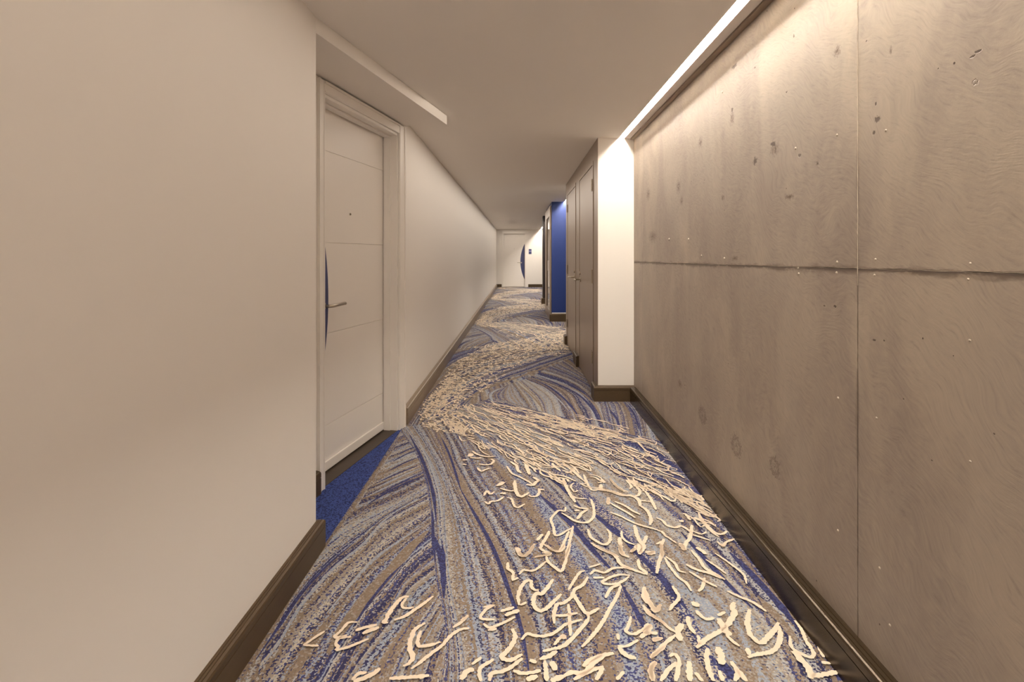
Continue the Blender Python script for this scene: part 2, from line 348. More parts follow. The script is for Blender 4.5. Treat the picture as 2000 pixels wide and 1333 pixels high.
RIB = [  # traced solid streaks: material slot, width m, pixels
 (1,.030,[(1052,966),(1085,996),(1120,1030),(1160,1078),(1200,1120)]), (1,.024,[(1030,910),(1075,935),(1110,965),(1140,1000)]),
 (1,.030,[(1160,1004),(1190,1030),(1210,1050)]), (1,.016,[(900,958),(924,1000),(950,1046),(972,1092),(992,1150),(1010,1200),(1025,1260),(1035,1333)]),
 (1,.014,[(862,855),(880,895),(900,958)]), (1,.020,[(864,1066),(866,1110),(868,1160)]), (1,.014,[(845,1000),(846,1050),(850,1100)]),
 (2,.010,[(1050,974),(1083,1004),(1150,1078),(1190,1120)]), (1,.028,[(1200,1030),(1240,1075),(1280,1120)]),
 (1,.020,[(1215,1145),(1240,1190),(1265,1240)]), (2,.05,[(1360,1165),(1385,1190),(1408,1215)]), (3,.055,[(640,1278),(672,1225),(697,1193),(729,1154),(765,1115),(800,1072),(835,1038)]),
 (3,.025,[(560,1340),(600,1275),(640,1215)]), (2,.013,[(515,1300),(548,1254),(576,1201),(612,1154),(658,1105),(708,1065),(754,1014),(815,975)]),
 (2,.012,[(637,1200),(658,1176),(687,1140),(729,1094),(779,1058),(830,1026)]), (1,.012,[(500,1290),(540,1232),(590,1160),(640,1105),(690,1062)]), (1,.012,[(690,1225),(720,1180),(760,1130),(790,1100)]),
 (1,.014,[(776,890),(795,880),(815,872)]), (1,.014,[(757,922),(790,905),(820,893)]), (2,.014,[(765,903),(795,890),(818,882)]), (2,.013,[(742,940),(780,920),(822,903)]),
 (1,.018,[(800,850),(825,900),(845,960),(852,1020)]), (1,.022,[(850,1050),(864,1110),(867,1170)]), (2,.010,[(812,850),(838,905),(856,960),(861,1010)]),
 (2,.016,[(752,918),(785,903),(818,890)]), (2,.016,[(733,955),(775,935),(824,914)]), (1,.014,[(730,947),(772,928),(822,908)]), (2,.014,[(715,972),(765,948),(826,922)]), (1,.013,[(768,902),(792,889),(816,878)]),
 (1,.018,[(720,985),(770,955),(828,930)]), (1,.012,[(735,970),(775,948),(820,925)]),
 (1,.022,[(1032,739),(1067,753),(1098,776),(1120,800),(1130,815)]), (2,.012,[(1024,742),(1060,756),(1090,780),(1112,805)]),
 (1,.022,[(1046,733),(1092,752),(1130,772),(1155,797),(1167,820)]), (1,.02,[(1080,811),(1155,831),(1217,848),(1280,861),(1330,890)]),
 (1,.02,[(1190,800),(1205,820),(1210,840)]), (1,.016,[(1225,790),(1240,812),(1248,840)]), (1,.02,[(1000,722),(1060,703),(1110,684)]),
 (1,.03,[(1245,870),(1290,890),(1330,925)]), (1,.03,[(1290,935),(1340,960),(1360,975)]), (3,.04,[(905,785),(955,757),(1017,736),(1080,713)]),
 (2,.02,[(965,790),(958,775),(965,765),(985,757)]), (3,.02,[(1085,745),(1130,765),(1160,790),(1180,825)]), (3,.018,[(1010,750),(1040,775),(1060,800)]),
 (1,.03,[(1425,1080),(1470,1125),(1520,1180),(1560,1230)]), (1,.022,[(1330,1040),(1370,1085),(1420,1140),(1470,1190)]),
 (3,.03,[(1480,1165),(1530,1220),(1560,1260)]), (1,.03,[(1260,1095),(1300,1140),(1340,1190)]), (1,.035,[(1400,1290),(1420,1310),(1440,1333)]),
]
PER = 5.43
bm = bmesh.new(); uvl = bm.loops.layers.uv.new('flow')
def addloft(guides, z, u0, dy, ny=26, sub=3, ext=0.0):
    gs = []
    for gpx in guides:
        pts = [Vector(fl(*p)) for p in gpx]
        if ext: pts.append(pts[-1] + (pts[-1]-pts[-2]).normalized()*ext)
        gs.append(resample(pts, ny))
    rows = []; N = len(gs)
    for i in range(N-1):
        for k in range(sub + (1 if i == N-2 else 0)):
            t = k/sub; row = []
            for j in range(ny):
                a = gs[max(0, i-1)][j]; b = gs[i][j]; c = gs[i+1][j]; d = gs[min(N-1, i+2)][j]
                q = .5*((2*b) + (c-a)*t + (2*a-5*b+4*c-d)*t*t + (3*b-a-3*c+d)*t**3)
                row.append((bm.verts.new((q.x, q.y+dy, z)), u0+i+t, j/(ny-1)*gslen(gs[i])))
            rows.append(row)
    for a, b in zip(rows, rows[1:]):
        for j in range(ny-1):
            q = (a[j], a[j+1], b[j+1], b[j])
            f = bm.faces.new([x[0] for x in q])
            for lp, x in zip(f.loops, q): lp[uvl].uv = (x[1], x[2])
def gslen(c): return sum((b-a).length for a, b in zip(c, c[1:]))
def ribbon(pts, wd, z, slot, dy, taper=True):
    P = resample([Vector(fl(*p)) for p in pts], 14); prev = None; n = len(P)
    for i, p in enumerate(P):
        d = (P[min(n-1, i+1)] - P[max(0, i-1)]).normalized(); s = Vector((-d.y, d.x))
        t = i/(n-1); k = wd*.5*(min(1, .25+3.2*min(t, 1-t)) if taper else 1)*ru(.85, 1.15)
        a = bm.verts.new((p.x+s.x*k, p.y+s.y*k+dy, z)); b = bm.verts.new((p.x-s.x*k, p.y-s.y*k+dy, z))
        if prev: bm.faces.new((prev[0], prev[1], b, a)).material_index = slot
        prev = (a, b)
# base cloth
NX, NY = 20, 120
grid = [[bm.verts.new((-1.5 + 2.5*i/NX, -4 + 25.2*j/NY, 0)) for j in range(NY+1)] for i in range(NX+1)]
for i in range(NX):
    for j in range(NY):
        f = bm.faces.new((grid[i][j], grid[i+1][j], grid[i+1][j+1], grid[i][j+1]))
        for lp in f.loops:
            c = lp.vert.co; lp[uvl].uv = (c.x*5 + .5*math.sin(c.y*1.1)+c.y*.4, c.y)
for k in range(4):
    dy = PER*k; zb = .0004 + k*.0012
    addloft(Cc, zb, 100, dy)
    addloft(D, zb+.0002, 200, dy, ny=22)
    addloft(B, zb+.0004, 300.3, dy, ny=60, sub=4, ext=.5 if k == 0 else 0)
    addloft(A, zb+.0006, 400, dy, ny=26, sub=4, ext=0)
    addloft(SPINE, zb+.0008, 500.4, dy, ny=60)
    for ri, (slot, wd, pts) in enumerate(RIB): ribbon(pts, wd, zb+.00095+ri*.000004, slot, dy)
q = [(-1.25, 2.2), (-.835, 2.2), (-.835, 3.86), (-1.25, 3.86)]
bm.faces.new([bm.verts.new((x, y, .0062)) for x, y in q]).material_index = 4
floor = build('floor', bm, [M['carpet'], M['c_navy'], M['c_light'], M['c_brown'], M['c_blue']])
face_up(floor.data)
tag(floor, 'patterned corridor carpet with flowing blue, taupe and navy streaks and cream squiggles', 'carpet', kind='structure')

# ---- cream squiggles : woven pile standing a little proud
STROKES = {
 (560,1066,4.9925): [(24,[(160,995),(240,940),(370,855)]),(22,[(165,990),(310,1000)]),(26,[(690,765),(600,775),(520,860),(465,910),(540,915),(630,910)]),
  (26,[(590,890),(520,920),(480,970),(500,1010),(490,1040),(600,1010),(700,970),(800,930)]),(34,[(670,850),(760,820),(880,790)]),(38,[(740,880),(830,840),(900,820)]),
  (34,[(1190,515),(1120,530),(1040,620),(985,700),(970,740),(940,770),(990,770)]),(22,[(1170,530),(1130,580),(1130,620),(1190,630),(1240,620)]),
  (28,[(1430,510),(1340,580),(1240,650),(1150,710),(1050,745)]),(36,[(1350,775),(1260,830),(1220,910),(1200,990),(1205,1040),(1230,1110),(1190,1170),(1135,1200)]),
  (28,[(1310,850),(1280,930),(1290,1000),(1400,990),(1500,960)]),(26,[(1770,695),(1710,760),(1620,820)]),
  (30,[(1780,825),(1690,840),(1600,900),(1520,990),(1400,1080),(1300,1160),(1215,1225)]),(40,[(910,1220),(830,1280),(740,1320),(650,1345)]),(30,[(640,1335),(700,1270),(780,1260)]),
  (38,[(1000,1320),(1150,1310),(1300,1300),(1390,1290)])],
 (900,1066,4.9925): [(30,[(540,40),(560,80),(610,120),(670,80),(710,10)]),(24,[(720,130),(790,115),(870,100),(800,60),(760,30)]),(24,[(840,10),(880,50),(960,75),(1000,40),(1010,0)]),
  (24,[(1070,0),(1040,100),(1010,200),(980,265),(930,240),(850,170),(830,100)]),(22,[(830,170),(740,245),(680,265),(610,255),(570,300)]),(26,[(460,180),(460,240),(510,280),(510,350),(560,330)]),
  (28,[(570,600),(560,510),(590,420),(630,370),(680,360),(690,420),(720,450),(760,455)]),(24,[(580,600),(640,570)]),
  (34,[(900,345),(850,420),(790,490),(740,480),(710,540),(720,620),(780,655),(850,620),(910,560),(980,490)]),
  (30,[(1240,320),(1190,400),(1110,450),(1080,520),(1000,580),(940,590),(910,680),(910,780)]),(22,[(1210,260),(1160,280),(1110,350),(1050,450)]),(28,[(910,700),(1000,700),(1140,675)]),
  (32,[(1100,480),(1150,580),(1230,680),(1350,630)]),(32,[(1240,680),(1240,740),(1180,820),(1090,920),(1000,1000),(900,1030),(800,1050)]),(26,[(1050,590),(1060,680),(1060,780),(1070,900)]),
  (28,[(590,940),(650,880),(720,900),(830,900),(930,860),(1020,790),(1180,740)]),(26,[(1030,900),(970,920),(910,990)]),(44,[(980,890),(1020,930)]),(24,[(1290,330),(1400,330)]),(18,[(1250,230),(1360,195)]),
  (24,[(1260,300),(1310,260),(1400,280),(1480,240),(1590,230),(1660,240)]),(24,[(1650,310),(1540,300),(1430,340),(1380,380),(1480,395),(1570,370),(1640,320)]),(26,[(1560,400),(1470,430),(1410,530)]),
  (30,[(1560,410),(1530,500),(1440,660),(1380,770),(1300,880),(1230,960),(1180,1010)]),(28,[(1290,10),(1390,60),(1500,110),(1550,190),(1600,220),(1700,260),(1820,300)]),
  (28,[(1550,0),(1570,90),(1640,130)]),(28,[(1730,150),(1740,220),(1820,290)]),(44,[(1740,0),(1750,90)]),(34,[(1890,80),(1830,100)]),(30,[(1660,80),(1700,40)]),
  (36,[(1790,420),(1790,530),(1860,600),(1900,660),(1950,590)]),(28,[(1780,600),(1830,680),(1930,740),(1997,790)]),(28,[(1660,710),(1640,790),(1610,850),(1680,885),(1760,850),(1860,790)]),
  (36,[(1860,790),(1820,860),(1750,920)]),(36,[(1850,870),(1920,870)]),(28,[(1870,950),(1970,920)]),(26,[(1530,880),(1540,940)]),(26,[(1530,1000),(1620,1000),(1730,940)]),
  (38,[(1540,1010),(1610,1090),(1710,1120)]),(28,[(1850,1120),(1920,1060),(1997,1000)]),(20,[(220,620),(330,600)]),(26,[(330,600),(250,640),(190,720),(250,740),(330,740)]),
  (26,[(220,780),(280,820),(400,780),(530,715)]),(26,[(265,845),(350,830)]),(30,[(390,660),(520,620)]),(38,[(430,700),(570,650)]),(22,[(0,750),(75,705)]),
  (38,[(500,830),(530,900),(500,990),(440,1060),(400,1110),(480,1140),(600,1080)]),(44,[(0,1330),(60,1250),(130,1230)]),(26,[(110,1180),(200,1110)]),(32,[(320,1130),(200,1210),(180,1270),(200,1345)]),
  (34,[(600,1120),(500,1200),(400,1250),(300,1270),(280,1345)]),(38,[(940,1050),(860,1100),(770,1130)]),(34,[(820,1140),(830,1230),(840,1345)]),(36,[(670,1140),(740,1160)]),
  (32,[(510,1240),(620,1270),(780,1240)]),(48,[(890,1150),(920,1240)]),(44,[(1000,1300),(1080,1260),(1200,1260),(1300,1160),(1400,1090),(1490,1070)]),(36,[(1190,1200),(1260,1140),(1380,1090)]),
  (34,[(1100,1330),(1250,1250),(1390,1200)]),(34,[(1390,1210),(1320,1335)]),(28,[(1520,1330),(1590,1250)]),(40,[(1900,1150),(1850,1230),(1870,1345)]),(44,[(640,1335),(750,1290)]),(44,[(880,1345),(1000,1290)])],
 (1260,1066,4.9925): [(28,[(160,0),(160,100),(130,200),(115,290)]),(26,[(0,80),(90,80)]),(24,[(190,130),(240,220),(330,330),(400,380),(450,460)]),(20,[(200,120),(290,190),(330,260),(400,280)]),
  (40,[(350,0),(380,60)]),(26,[(450,60),(520,140),(580,230),(680,290),(780,350)]),(30,[(400,200),(500,250),(640,290),(760,340)]),(34,[(500,30),(570,80),(590,100)]),(24,[(430,270),(500,310),(580,360),(700,420)]),
  (24,[(580,330),(560,420),(520,465)]),(18,[(590,150),(680,210),(790,290)]),(20,[(680,90),(770,150),(880,230),(960,300),(990,390)]),(34,[(740,0),(770,20)]),
  (26,[(800,460),(930,520),(1050,570),(1180,660)]),(28,[(265,410),(330,520),(270,600),(240,650)]),(30,[(0,450),(40,560),(110,650),(150,590)]),(26,[(0,620),(60,690),(150,750),(230,820),(310,870)]),
  (50,[(360,780),(320,860),(350,950)]),(30,[(300,890),(200,970),(120,1050),(50,1115)]),(56,[(490,570),(480,610)]),(30,[(500,650),(540,700),(610,740),(670,720)]),(34,[(420,710),(430,800),(490,880)]),
  (26,[(520,900),(530,990)]),(38,[(500,1020),(600,930),(720,860),(770,820)]),(42,[(870,570),(850,620),(870,680),(820,770),(780,830)]),(28,[(710,700),(780,665)]),(54,[(720,730),(770,830),(830,900)]),
  (26,[(790,890),(850,950),(920,1000)]),(40,[(1020,640),(1000,740),(1010,850),(1060,930),(1130,970),(1210,900),(1270,830),(1300,770)]),
  (36,[(1300,800),(1320,900),(1290,1000),(1220,1060),(1100,1080),(1000,1110)]),(36,[(1000,1020),(1010,1090)]),(28,[(1460,750),(1530,850),(1570,950),(1640,1060),(1620,1110),(1530,1080),(1430,1010),(1410,900)]),
  (56,[(1440,1050),(1520,1130),(1600,1230),(1620,1320)]),(40,[(1620,1300),(1750,1280),(1880,1250)]),(28,[(1690,1000),(1740,1110)]),(28,[(1720,1160),(1810,1170)]),(38,[(610,1020),(600,1120),(620,1230),(670,1345)]),
  (54,[(710,1010),(740,1100),(740,1180)]),(38,[(840,1150),(900,1250),(880,1345)]),(38,[(900,1230),(990,1345)]),(38,[(110,1160),(60,1230),(80,1345)]),(34,[(240,1100),(290,1080),(330,1140),(320,1240),(300,1345)]),
  (34,[(310,1160),(230,1230),(150,1345)]),(44,[(430,1150),(430,1250),(440,1345)]),(34,[(490,1260),(560,1345)]),(34,[(720,1240),(760,1345)]),(44,[(50,880),(0,850),(40,780)]),(34,[(70,940),(150,920)])],
 (900,880,6.25): [(44,[(110,90),(130,50)]),(26,[(110,100),(200,110),(250,100)]),(22,[(140,20),(200,60),(310,90),(430,85)]),(24,[(220,180),(290,190),(370,180),(400,140),(370,120)]),(22,[(200,225),(250,270),(300,250),(360,230)]),
  (22,[(20,130),(80,130)]),(24,[(20,180),(70,190)]),(22,[(560,205),(620,290),(700,330),(800,380),(880,430)]),(30,[(610,150),(680,200),(700,260),(740,290)]),(38,[(790,150),(810,230),(840,310)]),
  (44,[(530,400),(440,450)]),(24,[(480,480),(520,490),(600,510),(660,500)]),(34,[(660,380),(660,450),(690,550),(740,580),(800,550),(830,530)]),(26,[(280,570),(320,510),(360,550),(410,520)]),
  (24,[(290,640),(340,670),(370,640),(450,630),(530,580)]),(36,[(480,540),(550,540)]),(24,[(560,590),(620,610),(650,690),(690,715),(730,700),(780,670)]),(26,[(830,560),(870,580),(930,570),(960,520),(950,480)]),
  (22,[(950,490),(1020,500)]),(32,[(800,430),(880,440),(920,400),(970,380)]),(32,[(890,340),(960,390)]),(26,[(1280,710),(1270,760),(1200,750),(1140,800),(1100,860),(1130,950),(1150,1050),(1210,1050),(1290,1000),(1370,960)]),
  (28,[(1230,780),(1300,820),(1380,870),(1470,900),(1560,890),(1620,820),(1620,720),(1590,610)]),(30,[(1550,740),(1480,780),(1420,860)]),(26,[(1380,690),(1460,720),(1560,730)]),(34,[(1390,750),(1450,750)]),
  (32,[(1250,360),(1290,470),(1340,560),(1400,650)]),(20,[(1340,560),(1420,600),(1540,605)]),(26,[(1500,310),(1550,430),(1600,500),(1680,495),(1760,510)]),(28,[(1370,940),(1340,1080),(1300,1250),(1280,1331)]),
  (26,[(1320,1000),(1250,1170),(1200,1250)]),(30,[(1550,980),(1590,1080),(1680,1140),(1760,1170),(1820,1120),(1820,1030),(1780,980)]),(28,[(1590,1150),(1700,1210),(1850,1280),(1930,1320)]),
  (34,[(1080,1000),(1040,1090),(990,1170),(970,1220)]),(30,[(930,1120),(1000,1040)]),(26,[(1010,1160),(1080,1210),(1130,1240),(1200,1250)]),(30,[(660,1210),(710,1220),(720,1280),(780,1310),(850,1240),(900,1160)]),
  (26,[(990,1270),(1100,1280),(900,1325)]),(28,[(1820,360),(1900,450),(1997,520)]),(36,[(1700,370),(1760,410)]),(38,[(1710,430),(1720,490),(1850,520),(1997,560)]),(32,[(1800,590),(1800,680)]),
  (30,[(1250,180),(1330,230),(1400,290),(1480,370)]),(26,[(1280,290),(1330,280)]),(22,[(940,190),(1050,200),(1150,220),(1220,270)]),(24,[(950,240),(1100,300),(1260,330),(1400,390)])],
 (1180,880,6.25): [(20,[(70,360),(130,430),(200,490),(290,520)]),(24,[(270,375),(330,450),(310,490)]),(28,[(350,420),(430,500),(420,560),(340,580)]),(30,[(500,510),(570,610),(630,740)]),(22,[(450,630),(560,640)]),
  (38,[(0,500),(100,520),(200,560),(330,570),(420,620),(440,700)]),(30,[(60,600),(40,670)]),(26,[(80,660),(180,720),(290,780),(380,840)]),(28,[(130,640),(250,690),(340,750),(440,800)]),(34,[(440,690),(530,760),(570,850),(560,930)]),
  (26,[(70,770),(200,820),(360,900),(480,940),(620,980),(700,1010)]),(28,[(640,840),(720,880),(760,930),(870,960),(930,940),(1000,970),(1060,1020)]),(28,[(960,790),(1000,800),(1050,870)]),(38,[(960,870),(930,890)]),
  (36,[(1070,930),(1060,1020),(1040,1100),(990,1160),(980,1230)]),(34,[(920,1150),(980,1240)]),(30,[(1150,780),(1200,870),(1290,970),(1370,1030),(1450,1040),(1500,1000)]),(20,[(1090,1010),(1190,1040),(1250,1010)]),
  (20,[(1080,1050),(1180,1080),(1300,1120)]),(26,[(1380,1130),(1450,1190),(1490,1140),(1590,1100)]),(22,[(750,1060),(880,1150)]),(24,[(700,1000),(760,1080)]),(34,[(730,1100),(700,1170),(710,1280),(700,1331)]),
  (26,[(640,1165),(700,1130)]),(26,[(210,1000),(220,1070),(270,1130),(370,1170)]),(42,[(190,1080),(200,1220),(240,1300)]),(42,[(370,930),(400,1050),(440,1130),(480,1200),(430,1290)]),(32,[(520,1060),(480,1160)]),
  (28,[(340,1260),(400,1170)]),(30,[(530,1290),(620,1250)]),(14,[(770,550),(900,580),(1050,600),(960,550),(840,500)]),(26,[(1060,530),(1130,570)]),(14,[(1170,670),(1300,720)])],
}
bm = bmesh.new()
def stroke(P, wd, z=.0, n=None, jag=.32):
    n = n or max(4, int(gslen(P)/.006)+1)
    P = resample(P, n); prev = None; hgt = z + .0065
    for i, p in enumerate(P):
        d = (P[min(n-1, i+1)] - P[max(0, i-1)]); d = d.normalized() if d.length > 0 else Vector((1, 0)); s = Vector((-d.y, d.x))
        t = i/(n-1); k = wd*.5*(.55 + .45*min(1, min(t, 1-t)*6))
        a = Vector((p.x+s.x*k*ru(1-jag, 1+jag), p.y+s.y*k*ru(1-jag, 1+jag), hgt)); b = Vector((p.x-s.x*k*ru(1-jag, 1+jag), p.y-s.y*k*ru(1-jag, 1+jag), hgt))
        cur = [bm.verts.new(a), bm.verts.new(b)]
        if prev: bm.faces.new((prev[0], prev[1], cur[1], cur[0]))
        prev = cur
for (u0, v0, s), L in STROKES.items():
    for t, pts in L:
        P = [Vector(fl(u0+x/s, v0+y/s)) for x, y in pts]
        yy = sum(p.y for p in P)/len(P)
        stroke(P, t/s*yy/F*1.32)
def inpoly(x, y, poly):
    c = False; n = len(poly)
    for i in range(n):
        x1, y1 = poly[i]; x2, y2 = poly[i-1]
        if (y1 > y) != (y2 > y) and x < (x2-x1)*(y-y1)/(y2-y1)+x1: c = not c
    return c
def scatter(poly_px, count, L, W, dirs, spread, curl):
    poly = [fl(*p) for p in poly_px]; xs = [p[0] for p in poly]; ys = [p[1] for p in poly]
    dd = []
    for (u, v, u2, v2) in dirs:
        a = Vector(fl(u, v)); b = Vector(fl(u2, v2)); dd.append((a, (b-a).normalized()))
    k = 0; tries = 0
    while k < count and tries < count*30:
        tries += 1; x, y = ru(min(xs), max(xs)), ru(min(ys), max(ys))
        if not inpoly(x, y, poly): continue
        p = Vector((x, y)); d = Vector((0, 0))
        for a, q in dd: d += q/((a-p).length**2 + .01)
        ang = math.atan2(d.y, d.x) + random.gauss(0, spread)
        l = ru(*L); n = 3 + int(rnd()*2); cur = p.copy(); P = [cur.copy()]
        bend = random.choice((-1, 1))*ru(0, curl)
        for i in range(n):
            aa = ang + bend*(i-n/2) + random.gauss(0, curl*.4); cur = cur + Vector((math.cos(aa), math.sin(aa)))*l/n; P.append(cur.copy())
        if rnd() < .35:       # hooked end
            aa = ang + random.choice((-1, 1))*ru(1.6, 2.6); P.append(cur + Vector((math.cos(aa), math.sin(aa)))*l*.3)
        if max(q.x for q in P) > .96 or min(q.x for q in P) < -.82: continue
        stroke(P, ru(*W), n=max(5, int(l/.012))); k += 1
Bdir = [(850,790,900,880),(930,850,1010,900),(1020,880,1110,930),(1000,800,1100,822),(1120,850,1230,878),(1150,900,1260,950),(1250,880,1340,915),(1300,940,1390,990)]
scatter([(900,792),(960,782),(1060,806),(1170,836),(1290,862),(1340,905),(1365,950),(1290,950),(1210,915),(1140,900),(1060,905),(1010,905),(960,880),(930,870),(885,850),(860,820)], 430, (.07, .24), (.006, .0115), Bdir, .13, .3)
scatter([(1180,915),(1290,950),(1365,950),(1410,1010),(1330,985),(1240,950)], 60, (.06, .16), (.009, .013), Bdir, .2, .3)
scatter([(1000,895),(1120,900),(1180,940),(1120,950),(1060,930)], 26, (.06, .14), (.009, .014), Bdir, .3, .5)
scatter([(1330,1000),(1400,1000),(1460,1080),(1400,1060)], 8, (.05, .12), (.008, .012), Bdir, .3, .5)
scatter([(1000,812),(1060,812),(1240,856),(1150,850)], 50, (.07, .18), (.007, .011), Bdir, .1, .2)
scatter([(1070,800),(1200,828),(1250,845),(1180,838)], 10, (.08, .14), (.008, .011), Bdir, .1, .2)
Cdir = [(830,830,838,790),(860,800,880,765),(900,750,935,725),(960,705,1010,690),(1050,680,1100,668)]
scatter([(812,820),(830,785),(880,740),(905,760),(900,800),(930,860),(880,845),(860,850),(835,835)], 420, (.03, .075), (.009, .014), Cdir, .9, .9)
scatter([(830,800),(868,735),(900,700),(960,672),(1040,660),(1108,645),(1116,690),(1050,700),(990,725),(935,750),(905,775),(880,790),(850,800)], 1350, (.04, .10), (.010, .016), Cdir, .8, 1.0)
scatter([(905,785),(960,757),(990,730),(930,745)], 60, (.04, .08), (.010, .014), Cdir, .6, .8)
scatter([(835,790),(900,700),(920,700),(850,810)], 60, (.04, .09), (.012, .016), Cdir, .8, 1.0)
cream = build('cream_squiggle', bm, M['cream'], floor)
face_up(cream.data)
tag(cream, 'cream squiggle pattern of the carpet', kind='stuff')
for k in (1, 2, 3):
    c2 = cream.copy(); C.objects.link(c2); c2.parent = floor; c2.location = (0, PER*k, .0012*k)
    if k == 3: c2.scale = (1, .55, 1); c2.location.y = PER*3 + 1.0

# ================================================================= CEILING
XL, XLF, XR = -.861, -.85, 1.0
SL0, SL1, SLZ = .872, .915, .040
bm = bmesh.new()
bx(bm, -1.6, SL0, -4.0, 21.0, CEIL, CEIL+.14)
bx(bm, SL0, SL1, -4.0, 21.0, CEIL+SLZ, CEIL+.14)
bx(bm, SL1, 1.2, -4.0, 21.0, CEIL, CEIL+.14)
ceil = tag(build('ceiling', bm, M['ceil']), 'smooth warm white corridor ceiling with a slot along the right wall', 'ceiling', kind='structure')
bm = bmesh.new(); prism(bm, [(XL+.001, 2.245), (-.517, 3.82), (XLF-.03, 3.872), (-1.3, 3.872), (-1.3, 2.245)], 2.202, CEIL-.001)
build('bulkhead', bm, M['ceil'], ceil)

# ================================================================= WALLS
tag(box('wall_left', -1.5, XL, -4.0, 2.245, -.02, CEIL, M['wall']), 'plain warm white wall nearest the viewer on the left', 'wall', kind='structure')
# angled alcove wall: plane X = -1.61 + .2 y
def plane(y, r=0.0): n = Vector((-1, .2)).normalized(); p = Vector((-1.61+.2*y, y)) + n*r; return (p.x, p.y)
bm = bmesh.new()
prism(bm, [plane(2.245), plane(2.80), plane(2.80, .2), (-1.6, 2.9), (-1.6, 2.245)], -.02, 2.2)
prism(bm, [plane(3.785), plane(3.86), (XLF-.0, 3.872), (-1.5, 3.90), plane(3.785, .2)], -.02, 2.2)
prism(bm, [plane(2.80, .17), plane(3.785, .17), plane(3.785, .2), plane(2.80, .2)], -.02, 2.2)
tag(build('wall_alcove', bm, M['wall']), 'angled white wall of the door alcove on the left', 'wall', kind='structure')
tag(box('wall_left_far', -1.5, XLF, 3.873, 20.45, -.02, CEIL, M['wall']), 'long white wall running from the alcove door to the end door', 'wall', kind='structure')
tag(box('wall_end', -1.5, 1.2, 20.70, 20.9, -.02, CEIL, M['wall']), 'white end wall of the corridor holding the far door', 'wall', kind='structure')
tag(box('wall_back', -1.5, 1.2, -4.2, -4.0, -.02, CEIL+.1, M['wall']), 'white wall closing the corridor behind the viewpoint', 'wall', kind='structure')
# right wall: concrete panels on a core
core = box('wall_right', XR+.012, 1.2, -4.0, 20.7, -.02, CEIL, M['gap'])
tag(core, 'bare cast concrete wall of large formwork panels on the right', 'wall', kind='structure')
def jz(y): return 1.226 - .0062*y
cols = [-4.0, -.9, 1.553, 4.24, 4.56]
g2 = .0012
for a, b in zip(cols, cols[1:]):
    for up in (0, 1):
        bm = bmesh.new()
        y0, y1 = a+g2, b-g2
        if up: q = [(y0, jz(y0)+g2), (y1, jz(y1)+g2), (y1, CEIL-.001), (y0, CEIL-.001)]
        else: q = [(y0, -.01), (y1, -.01), (y1, jz(y1)-g2), (y0, jz(y0)-g2)]
        f1 = [bm.verts.new((XR, y, z)) for y, z in q]; f2 = [bm.verts.new((XR+.013, y, z)) for y, z in q]
        bm.faces.new(f1[::-1]); bm.faces.new(f2)
        for i in range(4): bm.faces.new((f1[i], f1[(i+1) % 4], f2[(i+1) % 4], f2[i]))
        build('concrete_panel', bm, M['concrete'], core, bev=.0009, seg=1)
# pale grout fin standing in the joints
bm = bmesh.new()
def fin(q0, q1, t=.0011, pr=.0016, n=60):
    prev = None
    for i in range(n+1):
        y = q0[0]+(q1[0]-q0[0])*i/n; z = q0[1]+(q1[1]-q0[1])*i/n; j = ru(-.0006, .0006); k = t*ru(.5, 1.5)
        vert = abs(q1[1]-q0[1]) > abs(q1[0]-q0[0]); w_ = (k, 0) if vert else (0, k); j2 = (j, 0) if vert else (0, j)
        ring = [bm.verts.new((XR+.005, y-w_[0]+j2[0], z-w_[1]+j2[1])), bm.verts.new((XR-pr*ru(.2, 1.2), y+j2[0], z+j2[1])), bm.verts.new((XR+.005, y+w_[0]+j2[0], z+w_[1]+j2[1]))]
        if prev:
            for a in range(2): bm.faces.new((prev[a], prev[a+1], ring[a+1], ring[a]))
        prev = ring
fin((-.9, jz(-.9)), (4.56, jz(4.56)), n=200); fin((1.553, jz(1.553)-.05), (1.553, CEIL-.01), n=90); fin((4.24, jz(4.24)), (4.24, CEIL-.01), t=.0008, pr=.0006)
build('grout_ridge', bm, M['mortar'], core)
# nail nubs
NUBS = [(1635,512),(1634,533),(1710,507),(1708,538),(1895,515),(1891,546),(1712,817),(1637,778),(1895,902),(1718,1110),(1637,1037),(1738,1222),(1554,290),(1411,180),(1370,500),(1345,468),(1559,524),(1560,535),(1415,505),(1307,468),(1635,264),(1730,255),(1894,665)]
bm = bmesh.new()
for u, v in NUBS:
    y, z = rw(u, v); r = 2.6*F/(u-CU)/F*1.0
    bmesh.ops.create_uvsphere(bm, u_segments=8, v_segments=6, radius=r, matrix=Matrix.Translation((XR, y, z)) @ Matrix.Diagonal((.6, 1.2, 1, 1)))
tag(build('nail_nub', bm, M['mortar'], core, smooth=True), kind='stuff')
# ceiling edge trims beside the slot
tag(box('trim_1', SL1, .968, -4.0, 4.555, CEIL-.006, CEIL-.0005, M['trimwhite']), 'pale lip beside the ceiling light slot', 'trim', kind='structure')
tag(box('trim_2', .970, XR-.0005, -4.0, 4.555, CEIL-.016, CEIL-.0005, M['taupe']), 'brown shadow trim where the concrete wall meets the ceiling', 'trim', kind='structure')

# ---- right hand blocks
def block(name, x0, y0, y1, mat, label):
    return tag(box(name, x0, XR+.011, y0, y1, -.02, CEIL+.038, mat), label, 'wall', kind='structure')
FX = .690
